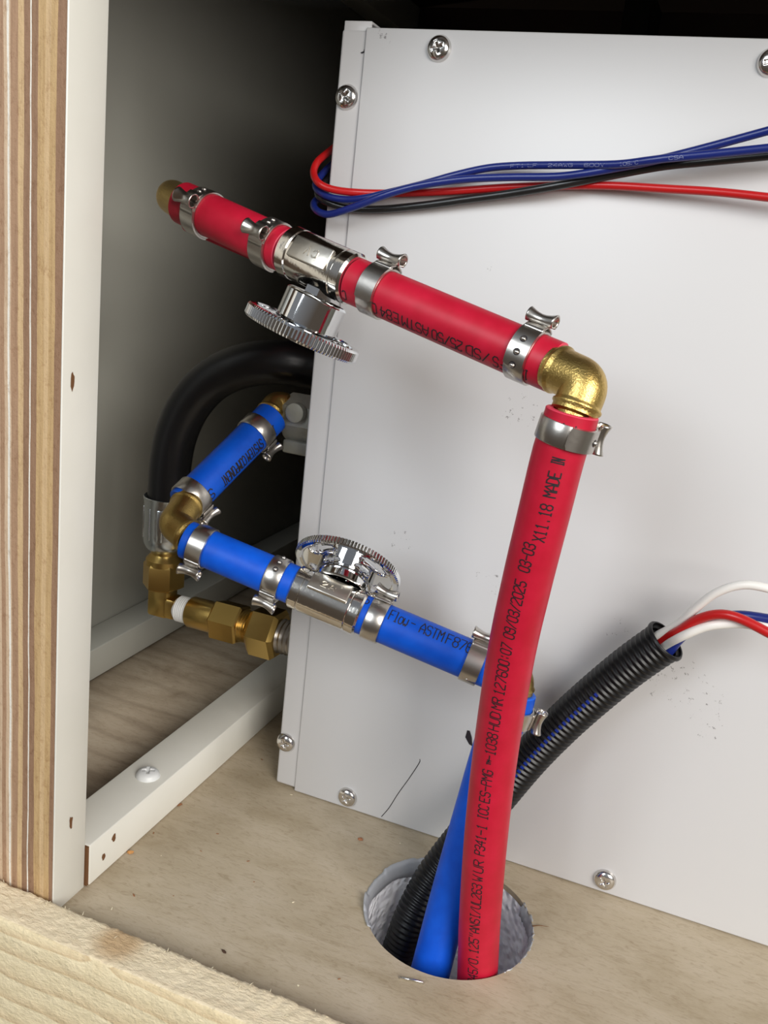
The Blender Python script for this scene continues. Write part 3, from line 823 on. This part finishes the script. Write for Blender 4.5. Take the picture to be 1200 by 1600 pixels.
obj('dashed_stripe', fix(bm), M_stripe, loom, smooth=False)['label'] = 'blue dashed stripe'
# split edge curling at the mouth
def wire(name, pts, r, mt, label, group, cat='wire', per=10, end=None):
    bm = bmesh.new(); sweep(bm, resample(spline(pts, per), .0012), r, 18)
    o = obj(name, bm, mt); tag(o, label, cat, group); return o
WG = 'wires coming out of the black corrugated sleeve'
mo = lp[1]; inn = (lp[3] - lp[1]).normalized()
def lw(dx, dz, pts): return [mo + inn * .012 + V((dx, 0, dz)) * 1.0, mo + inn * .001 + V((dx, 0, dz))] + [on_y(*q, y) for q, y in pts]
wire('white_wire', lw(-.003, .0020, [((1060, 975), -.026), ((1090, 948), -.030), ((1120, 926), -.033), ((1160, 914), -.035), ((1203, 920), -.036), ((1260, 940), -.036)]), .0016, M_wwhite, 'upper white wire arching out of the black corrugated sleeve', WG)
wire('red_wire', lw(-.0005, .0014, [((1062, 985), -.028), ((1090, 968), -.031), ((1122, 960), -.034), ((1155, 966), -.036), ((1203, 990), -.037), ((1260, 1020), -.037)]), .0018, M_wred, 'red wire coming out of the black corrugated sleeve', WG)
wire('white_wire', lw(.0005, -.0012, [((1066, 994), -.030), ((1100, 980), -.032), ((1130, 975), -.0325), ((1165, 975), -.032), ((1215, 985), -.031), ((1260, 1000), -.031)]), .0017, M_wwhite, 'lower white wire coming out of the black corrugated sleeve', WG)
wire('blue_wire', lw(.0030, -.0028, [((1060, 1000), -.022), ((1078, 985), -.022), ((1110, 972), -.025), ((1150, 962), -.028), ((1203, 968), -.029), ((1260, 980), -.029)]), .0019, M_wblue, 'dark blue wire lowest at the mouth of the black corrugated sleeve', WG)

# ------------------------------------------------------------------ wire bundle across the cabinet
HG = 'wires wrapped across the white cabinet'
def hw(px, left=False):
    return [on_y(a, b, y) for a, b, y in px]
red_w = hw([(545, 212, .030), (513, 238, .010), (496, 253, -.001), (490, 270, -.0055), (498, 286, -.0090), (520, 296, -.0085), (560, 301, -.0060), (620, 302, -.0046), (700, 299, -.0046), (790, 293, -.0042), (870, 290, -.0045), (950, 290, -.006), (1040, 295, -.007), (1120, 300, -.008), (1205, 309, -.009), (1260, 316, -.010)])
wire('red_wire', red_w, .0015, M_wred, 'red wire looped round the edge and across the white cabinet', HG)
blk = hw([(570, 246, .030), (530, 268, .012), (508, 286, .003), (497, 300, -.0015), (502, 310, -.0040), (515, 317, -.0046), (543, 325, -.0040), (593, 327, -.0040), (660, 321, -.0044), (727, 312, -.0050), (793, 303, -.0060), (860, 292, -.0078), (950, 275, -.0078), (1033, 260, -.0085), (1100, 253, -.0090), (1205, 243, -.0095), (1260, 238, -.010)])
wire('black_wire', blk, .00155, M_wblack, 'black wire rising to the right across the white cabinet', HG)
bl1 = hw([(556, 228, .032), (520, 256, .013), (502, 274, .003), (493, 289, -.0025), (500, 300, -.0060), (516, 308, -.0072), (543, 312, -.0076), (573, 309, -.0085), (603, 302, -.0085), (660, 288, -.0075), (710, 274, -.0068), (760, 263, -.0060), (807, 259, -.0065), (867, 258, -.0090), (960, 257, -.0135), (1013, 251, -.0160), (1045, 247, -.0168), (1100, 242, -.0170), (1205, 231, -.0172), (1260, 225, -.0172)])
b1o = wire('blue_wire', bl1, .00145, M_wblue, 'upper dark blue wire with pale print, crossing the white cabinet', HG)
bl2 = hw([(580, 262, .030), (535, 285, .014), (508, 302, .005), (492, 315, -.001), (491, 324, -.0055), (500, 332, -.0085), (515, 335, -.0096), (537, 329, -.0108), (565, 319, -.0116), (593, 308, -.0122), (627, 297, -.0120), (667, 288, -.0112), (727, 280, -.0100), (793, 277, -.0092), (867, 276, -.0100), (913, 271, -.0112), (960, 263, -.0115), (1013, 253, -.0120), (1067, 240, -.0125), (1117, 227, -.0130), (1205, 203, -.0145), (1260, 188, -.016)])
wire('blue_wire', bl2, .00145, M_wblue, 'dark blue wire rising to the top right across the white cabinet', HG)
BP = Path(spline(bl1, 10))
t_ = pipe_text(BP, [(w_, BP.find(px=a), BP.find(px=b)) for w_, a, b in (('FT1', 800, 822), ('LF', 828, 842), ('24AWG', 860, 900), ('600V', 915, 950), ('105/C', 968, 1000), ('CSA', 1045, 1072))], .00145, d2r(0), .0011, b1o, M_wtext, 1, lw=.00012)
t_['label'] = 'pale printed lettering'

# ------------------------------------------------------------------ hose and brass gas fittings at the back left
YH = .030
S_ = lambda px, py, y=YH: on_y(px, py, y)
hp = [S_(262, 800), S_(264, 760), S_(267, 720), S_(275, 680), S_(292, 640), S_(318, 606), S_(350, 583), S_(392, 569), S_(440, 566, .033), S_(490, 574, .040)]
hp.append(V((.004, .046, hp[-1].z - .004)))
hose = empty('rubber_hose', hp[0]); tag(hose, 'thick black rubber hose arching behind the blue pipes', 'hose')
bm = bmesh.new(); sweep(bm, resample(spline(hp, 10), .003), .0108, 36); obj('hose_tube', bm, M_rubber, hose)
zc0, zc1 = S_(258, 858).z, S_(258, 775).z; hx = S_(259, 815).x
bm = bmesh.new(); Wc = Matrix.Translation((hx, YH, 0))
lathe(bm, [(zc0 - .001, .0070), (zc0 + .001, .0095), (zc0 + .004, .0112), (zc0 + .008, .0114), (zc1 - .003, .0116), (zc1, .0121), (zc1 + .0003, .0117), (zc1 - .002, .0109)], Wc, 48)
for k in range(10):
    a = 2 * math.pi * k / 10; box(bm, (.0110, -.0016, zc0 + .007), (.0119, .0016, zc1 - .005), Wc @ Matrix.Rotation(a, 4, 'Z'), bevel=.0004)
obj('ferrule', fix(bm), M_zinc, hose)['label'] = 'crimped zinc collar'
n0, n1 = S_(256, 917).z, S_(256, 880).z; nx = S_(256, 895).x
bm = bmesh.new(); prism(bm, 6, [(n0, .006), (n0, .0098), (n0 + .001, .0112), (n1 - .0005, .0112), (n1 + .001, .0100)], Matrix.Translation((nx, YH, 0)), .35)
lathe(bm, [(n1, .0100), (n1 + .003, .0098), (n1 + .006, .0072), (zc0 + .001, .0072)], Matrix.Translation((nx, YH, 0)), 40)
obj('swivel_nut', fix(bm), M_brassd, hose)['label'] = 'brass hexagonal nut'
# brass elbow under the nut
ge = empty('street_elbow', (nx, YH, S_(254, 965).z)); tag(ge, 'small square brass elbow under the rubber hose nut, white tape on its thread', 'elbow')
zc = S_(256, 944).z; bm = bmesh.new(); ex = S_(280, 952).x
box(bm, (nx - .0062, YH - .0058, zc - .0060), (nx + .0062, YH + .0058, n0 + .001), bevel=.0018)
box(bm, (nx - .0055, YH - .0055, zc - .0057), (ex, YH + .0055, zc + .0060), bevel=.0018)
obj('elbow_body', fix(bm), M_brassd, ge)
bm = bmesh.new(); prof = [(0, 0)]; x_ = 0; xl = S_(300, 957).x - ex + .001
prof = [(-.002, .0050)] + [(xl * k / 16, .0068 + (.00035 if k % 2 else 0)) for k in range(17)] + [(xl, 0)]
Wx = mat_at(V((ex, YH, zc)), V((1, 0, 0))); lathe(bm, prof, Wx, 40); obj('thread_tape', fix(bm), M_teflon, ge)['label'] = 'white thread tape'
ga = empty('brass_adapter', (S_(345, 970).x, YH, zc - .01)); tag(ga, 'brass adapter with hexagonal section, between small elbow and big nut', 'adapter')
xa, xb, xc, xd, xe = (S_(a, zy).x - ex for a, zy in ((298, 957), (338, 966), (380, 978), (396, 983), (440, 995)))
bm = bmesh.new(); lathe(bm, [(xa, 0), (xa, .0078), (xa + .001, .0084), (xb + .001, .0084)], Wx, 40); obj('round_end', fix(bm), M_brassd, ga)
bm = bmesh.new(); prism(bm, 6, [(xb, .0075), (xb, .0102), (xb + .001, .0113), (xc - .001, .0113), (xc, .0102), (xc, .007)], Wx, .25); obj('hex_section', fix(bm), M_brassd, ga, auto=20)
bm = bmesh.new(); lathe(bm, [(xc - .001, .0078)] + [(xc + (xd - xc) * k / 8, .0086 - (.0008 if k % 2 else 0)) for k in range(9)] + [(xd + .001, .0078)], Wx, 40); obj('threaded_neck', fix(bm), M_brassd, ga)
gn = empty('hex_nut', (S_(418, 990).x, YH, zc - .013)); tag(gn, 'large brass hexagonal nut against the edge of the white cabinet', 'nut')
bm = bmesh.new(); prism(bm, 6, [(xd, .0085), (xd, .0118), (xd + .0022, .0138), (xe - .0022, .0138), (xe, .0118), (xe, .0085)], Wx, .45); obj('nut_body', fix(bm), M_brassd, gn, auto=20)
bm = bmesh.new(); lathe(bm, [(xe - .001, .0088)] + [(xe + (0 - ex - xe) * k / 14, .0092 - (.0008 if k % 2 else 0)) for k in range(15)] + [(-ex + .0005, .0080)], Wx, 40); obj('steel_thread', fix(bm), M_steel, gn)['label'] = 'grey steel thread'

# ------------------------------------------------------------------ floor hole lining
ln = empty('foil_lining', (HC.x, HC.y, -.09)); tag(ln, 'silver bubble foil lining inside the round floor hole', 'lining')
bm = bmesh.new(); lathe(bm, [(-.002, HR - .0006), (-.03, HR - .0010), (-.09, HR - .0008), (-.0905, 0)], Matrix.Translation(HC), 96)
for f in bm.faces: f.normal_flip()
obj('bubble_foil', bm, M_foil, ln)
bm = bmesh.new(); n = 90; prev = None; rnd = random.Random(3); hts = [.0008] * (n + 1); v_ = .0008
for k in range(n + 1):
    if k % 9 == 0: v_ = rnd.choice((.0004, .0016, .0026, .0010))
    hts[k] = v_ + rnd.uniform(-.0002, .0002)
for k in range(n + 1):
    a = math.radians(75 + 145 * k / n); c, s = math.cos(a), math.sin(a)
    cur = [bm.verts.new(HC + V((c * r, s * r, z))) for r, z in ((HR - .0012, -.0062 + .0006 * math.sin(k * .3) + rnd.uniform(-.0002, .0002)), (HR - .0016, -.003), (HR - .0008, 0), (HR + .0008, hts[k]))]
    if prev:
        for j in range(3): bm.faces.new((prev[j], prev[j + 1], cur[j + 1], cur[j]))
    prev = cur
o = obj('torn_edge', bm, M_lip, ln, auto=60); md = o.modifiers.new('thickness', 'SOLIDIFY'); md.thickness = .0004
bm = bmesh.new(); prev = None
for k in range(50):
    a = math.radians(-35 + 75 * k / 49); c, s = math.cos(a), math.sin(a); h = rnd.uniform(-.0004, .0009)
    cur = [bm.verts.new(HC + V((c * r, s * r, z))) for r, z in ((HR - .0013, -.006 + rnd.uniform(-.001, .001)), (HR - .0010 + rnd.uniform(-.0003, .0003), -.002), (HR + rnd.uniform(-.0002, .0006), h))]
    if prev:
        for j in range(2): bm.faces.new((prev[j], prev[j + 1], cur[j + 1], cur[j]))
    prev = cur
o = obj('torn_edge', bm, M_lip, ln, auto=60); md = o.modifiers.new('thickness', 'SOLIDIFY'); md.thickness = .0004

# ------------------------------------------------------------------ rough sawn board in front
def rough_board():
    bm = bmesh.new(); x0, x1 = -.16, .42; nx_ = 620; rnd = random.Random(8)
    prof = [(-.1257, -.030), (-.1257, .0), (-.1257, .0072)] + [(-.1262 - .0150 * k / 12, .0080) for k in range(13)] + [(-.1420, .0070), (-.1420, 0), (-.1420, -.02), (-.1420, -.06)]
    from mathutils import noise as NZ
    rows = []
    for i in range(nx_ + 1):
        x = x0 + (x1 - x0) * i / nx_; row = []
        for j, (y, z) in enumerate(prof):
            p = V((x, y, z)); dz = dy = 0
            if 2 <= j <= 15:
                dz = NZ.noise(V((x * 300, y * 600, 1))) * .00040 + NZ.noise(V((x * 900, y * 1400, 5))) * .00030 + NZ.noise(V((x * 60, y * 60, 9))) * .0004
            if 1 <= j <= 4: dy = abs(NZ.noise(V((x * 420, 3, 7)))) * .0013 + NZ.noise(V((x * 45, 2, 2))) * .0005
            if j >= 14: dy = NZ.noise(V((x * 50, z * 60, 4))) * .0003
            row.append(bm.verts.new(p + V((0, dy, dz))))
        rows.append(row)
    for A, B in zip(rows, rows[1:]):
        for j in range(len(A) - 1): bm.faces.new((A[j], A[j + 1], B[j + 1], B[j]))
    return fix(bm)
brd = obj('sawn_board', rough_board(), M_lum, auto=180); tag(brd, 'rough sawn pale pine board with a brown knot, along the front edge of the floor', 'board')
bm = bmesh.new(); rnd = random.Random(11)
for k in range(70):
    t = rnd.random(); p = V((-.075 + .2 * t, -.1258 - rnd.random() ** 2 * .014, .0078)); L = rnd.uniform(.0006, .0020)
    d = V((rnd.uniform(-1, 1), rnd.uniform(-.3, 1), rnd.uniform(.1, .8))).normalized()
    sweep(bm, [p, p + d * L * .5 + V((0, 0, .0002)), p + d * L], [.00012, .0001, .00003], 5)
o = obj('splinters', bm, M_chipl, brd); o['kind'] = 'stuff'

# ------------------------------------------------------------------ crumbs, staple, hair
def crumb(px, py, size, mt, seed, label, z=0.0, group='wood crumbs on the floor'):
    rnd = random.Random(seed); p = on_z(px, py, z); bm = bmesh.new(); bmesh.ops.create_icosphere(bm, subdivisions=1, radius=1)
    a = rnd.uniform(0, 3.1); st = V((rnd.uniform(.8, 1.8), rnd.uniform(.4, .8), rnd.uniform(.25, .5)))
    for v in bm.verts:
        q = V((v.co.x * st.x, v.co.y * st.y, v.co.z * st.z)) * size * rnd.uniform(.75, 1.15); q.rotate(Matrix.Rotation(a, 3, 'Z')); v.co = p + q + V((0, 0, size * st.z * .75))
    o = obj('wood_crumb', bm, mt, smooth=False); tag(o, label, 'crumb', group); return o
tiny = [(409, 1187, .0006, 'tiny brown crumb near the lower left corner of the cabinet'), (340, 1303, .0005, 'tiny brown crumb on bare floor, uppermost right of the white strip'),
        (314, 1330, .0005, 'tiny brown crumb on bare floor between white strip and red pipe, left of two'), (388, 1346, .0006, 'tiny reddish crumb in the middle of the bare floor'),
        (397, 1378, .0005, 'tiny brown crumb below the reddish one on the bare floor'), (240, 1302, .0005, 'tiny brown crumb close to the foot of the white strip'),
        (209, 1399, .0007, 'tiny black crumb just behind the pale sawn board'), (271, 1400, .0004, 'very small dark crumb behind the knot of the sawn board'), (530, 1530, .0005, 'tiny crumb on the floor towards the bottom middle, near the staple')]
for i, (x, y, s, lb) in enumerate(tiny): crumb(x, y, s, M_chip, i, lb)
pale = [(252, 1337, .0004, 'pale speck near the orange flake on the floor'), (458, 1410, .0005, 'pale speck in the middle of the floor left of the hole'), (466, 1540, .0007, 'pale shaving behind the sawn board near the bottom'),
        (175, 1420, .0006, 'pale shaving at the back rim of the sawn board'), (625, 1318, .0005, 'pale speck right of the reddish flake above the hole'), (455, 1242, .0005, 'pale speck at the lower left foot of the cabinet')]
for i, (x, y, s, lb) in enumerate(pale): crumb(x, y, s, M_chipl, 50 + i, lb, group='pale crumbs on the floor')
crumb(204, 1333, .0018, mat('orange_wood_flake', (.55, .27, .09), .8), 90, 'orange wood flake against the foot of the white strip', group='larger flakes on the floor')
crumb(563, 1312, .0016, mat('red_brown_flake', (.36, .15, .07), .8), 91, 'reddish curled flake on the floor left of the round hole', group='larger flakes on the floor')
crumb(281, 1258, .0012, M_chip, 92, 'brown flake halfway along the foot of the white strip', group='larger flakes on the floor')
crumb(350, 1488, .0012, mat('dark_twig', (.07, .035, .02), .8), 93, 'dark twig-like flake on the floor behind the pale board', group='larger flakes on the floor')
a, b = on_z(625, 1527, .0006), on_z(661, 1535, .0006); bm = bmesh.new(); sweep(bm, [a + V((0, 0, -.0010)), a, a.lerp(b, .5), b, b + V((0, 0, -.0010))], .00042, 10)
tag(obj('staple', bm, M_screw), 'thin steel staple pressed into the floor in front of the hole', 'staple')
bm = bmesh.new(); sweep(bm, [on_z(*q, .0006) for q in ((832, 1447), (843, 1446), (857, 1448))], [.00022, .00018, .00006], 6)
tag(obj('splinter', bm, M_hole), 'fine dark splinter at the right rim of the floor hole', 'splinter')
